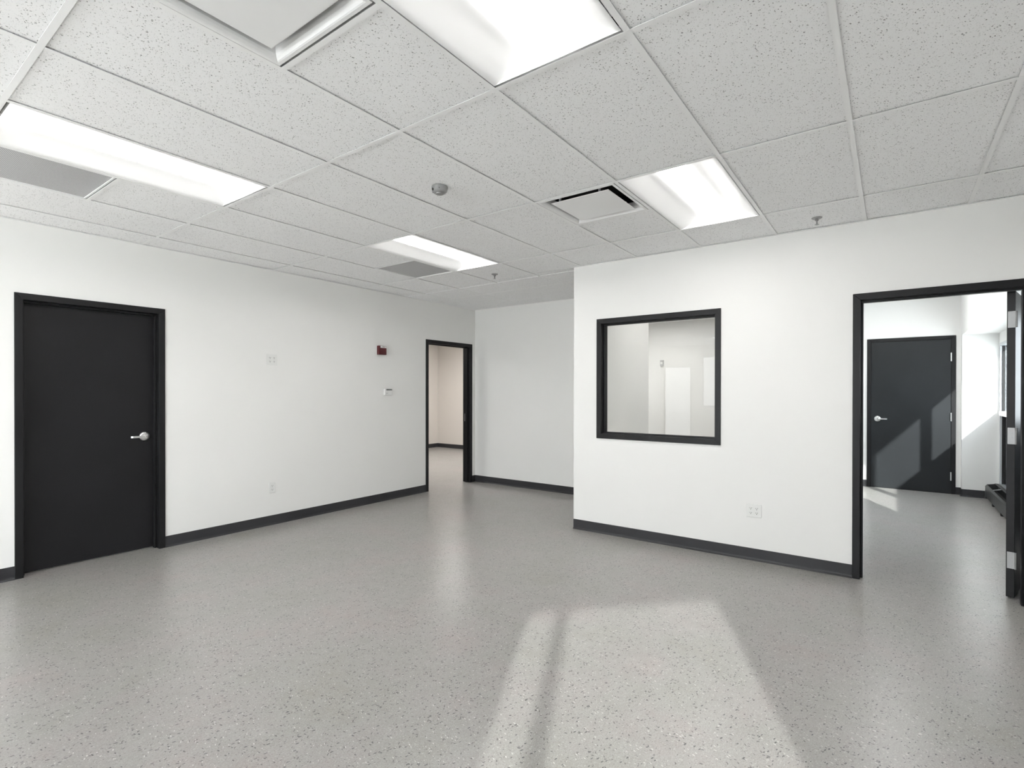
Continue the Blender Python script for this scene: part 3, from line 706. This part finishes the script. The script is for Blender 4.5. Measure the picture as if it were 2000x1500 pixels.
def sprinkler(loc, lab):
    r = tag(empty('sprinkler_head', loc), lab, 'sprinkler', 'fire sprinkler heads in the ceiling')
    bm = bmesh.new(); lathe(bm, (0, 0, 0), (0, 0, -1), [(0.036, -0.002), (0.036, 0.001), (0.030, 0.006), (0.018, 0.008), (0.0, 0.008)], 28); mesh_obj('escutcheon', bm, m_sprk, r, smooth=True)
    bm = bmesh.new(); lathe(bm, (0, 0, 0), (0, 0, -1), [(0.013, 0.007), (0.013, 0.018), (0.008, 0.022), (0.0045, 0.024), (0.0045, 0.048), (0.0, 0.048)], 16)
    for sx in (-1, 1):
        disc(bm, (sx*0.010, 0, -0.018), (-sx*0.22, 0, -1), 0.0022, 0.0022, 0, 0.031, 8)
    mesh_obj('body', bm, m_sprk, r)
    bm = bmesh.new(); lathe(bm, (0, 0, 0), (0, 0, -1), [(0.0, 0.048), (0.014, 0.048), (0.014, 0.0505), (0.0, 0.0505)], 20); mesh_obj('deflector', bm, m_sprk, r)
sprinkler((4.515, 0.457, ZC+0.002), 'sprinkler head on the ceiling close to the right wall')
sprinkler((4.558, 3.576, ZC+0.002), 'tiny sprinkler head on the ceiling in front of the alcove')

# ---------------------------------------------------------------- wall items
def plate(name, fn, s0, s1, z0, z1, lab, cat, gangs, sgn=1, duplex=True):
    """electrical plate; fn(s,z,d) with d<0 into the room"""
    o = Vector(fn((s0+s1)/2, (z0+z1)/2, 0)); r = tag(empty(name, o), lab, cat, 'white outlet plates on the walls'); inv = Matrix.Translation(-o)
    g = lambda s, z, d: inv @ Vector(fn(s, z, d))
    bm = bmesh.new(); rect(bm, s0, z0, s1, z1, -0.006, 0, g); mesh_obj('plate', bm, m_plastic, r, 0.003)
    zc = (z0+z1)/2
    for k in range(gangs):
        sc = (s0+s1)/2 + (k-(gangs-1)/2)*0.046
        for dz in (-0.0195, 0.0195):
            bm = bmesh.new()
            pts = [(sc+0.0165*math.cos(t), zc+dz+0.0145*math.sin(t)) for t in [2*math.pi*i/16 for i in range(16)]]
            prism(bm, pts, -0.0085, -0.006, g); so_ = mesh_obj('socket', bm, m_plastic, r)
            bm = bmesh.new()
            rect(bm, sc-0.0078, zc+dz-0.001, sc-0.0050, zc+dz+0.0075, -0.0092, -0.0084, g)
            rect(bm, sc+0.0050, zc+dz-0.001, sc+0.0078, zc+dz+0.0065, -0.0092, -0.0084, g)
            prism(bm, [(sc+0.003*math.cos(t), zc+dz-0.0075+0.003*math.sin(t)) for t in [2*math.pi*i/10 for i in range(10)]], -0.0092, -0.0084, g)
            mesh_obj('slots', bm, m_slot, so_)
        bm = bmesh.new(); prism(bm, [(sc+0.003*math.cos(t), zc+0.003*math.sin(t)) for t in [2*math.pi*i/10 for i in range(10)]], -0.0072, -0.006, g); mesh_obj('screw', bm, m_steel, r)
    return r
plate('power_outlet', fl, 2.931, 3.050, 1.725, 1.840, 'double white outlet plate high on the left wall', 'outlet', 2)
plate('power_outlet', fl, 2.955, 3.028, 0.342, 0.458, 'single white outlet plate low on the left wall', 'outlet', 1)
plate('power_outlet', frt, 0.885, 1.005, 0.368, 0.482, 'double white outlet plate on the right wall below the window', 'outlet', 2)
# fire alarm pull/notification box
fa = tag(empty('fire_alarm', (4.47, YL, 1.98)), 'small dark red fire alarm box beside the open doorway', 'alarm')
bm = bmesh.new(); box(bm, -0.062, -0.045, -0.058, 0.062, 0, 0.058); body = mesh_obj('body', bm, m_red, fa, 0.004)
bm = bmesh.new(); box(bm, -0.040, -0.0462, 0.030, 0.060, -0.045, 0.055); strip = mesh_obj('label_strip', bm, m_plastic, fa)
cu = bpy.data.curves.new('lettering', 'FONT'); cu.body = 'FIRE'; cu.size = 0.022; cu.align_x = 'CENTER'; cu.align_y = 'CENTER'; cu.extrude = 0.0003
to0 = bpy.data.objects.new('lettering_curve', cu); COL.objects.link(to0); bpy.context.view_layer.update()
tm = bpy.data.meshes.new_from_object(to0.evaluated_get(bpy.context.evaluated_depsgraph_get())); bpy.data.objects.remove(to0); tm.materials.clear(); tm.materials.append(m_red)
to = bpy.data.objects.new('lettering', tm); COL.objects.link(to); to.parent = fa; to.location = (0.010, -0.0466, 0.0425); to.rotation_euler = (math.pi/2, 0, 0)
bm = bmesh.new()
for i in range(5): box(bm, -0.03, -0.0465, -0.045+i*0.013, 0.05, -0.045, -0.041+i*0.013)
mesh_obj('sounder_slots', bm, mat('deep_red', (0.04, 0.003, 0.005), 0.4), fa)
# thermostat
th = tag(empty('thermostat', (4.578, YL, 1.432)), 'small white thermostat on the wall under the red alarm box', 'thermostat')
bm = bmesh.new(); box(bm, -0.066, -0.008, -0.046, 0.066, 0, 0.050); mesh_obj('back_plate', bm, m_plastic, th, 0.003)
bm = bmesh.new(); box(bm, -0.062, -0.032, -0.042, 0.062, -0.008, 0.047); mesh_obj('cover', bm, m_plastic, th, 0.006)
bm = bmesh.new(); box(bm, -0.040, -0.0335, 0.024, 0.058, -0.0318, 0.043); mesh_obj('display', bm, m_lcd, th)
bm = bmesh.new(); disc(bm, (-0.03, -0.032, -0.014), (0, -1, 0), 0.005, 0.005, 0, 0.0015, 14); mesh_obj('button', bm, m_grey, th)

# ---------------------------------------------------------------- box standing in for a reflection in the interior window
bx = tag(empty('signal_box', (XF, 3.50, 1.985)), 'tiny grey box high on the office far wall seen through the window', 'alarm')
bm = bmesh.new(); box(bm, -0.04, -0.03, -0.055, 0, 0.03, 0.055); mesh_obj('body', bm, mat('pale_grey_plastic', (0.5, 0.5, 0.5), 0.4), bx, 0.004)
bm = bmesh.new(); box(bm, -0.044, -0.02, -0.02, -0.04, 0.02, 0.02); mesh_obj('lens_cover', bm, m_plastic, bx)
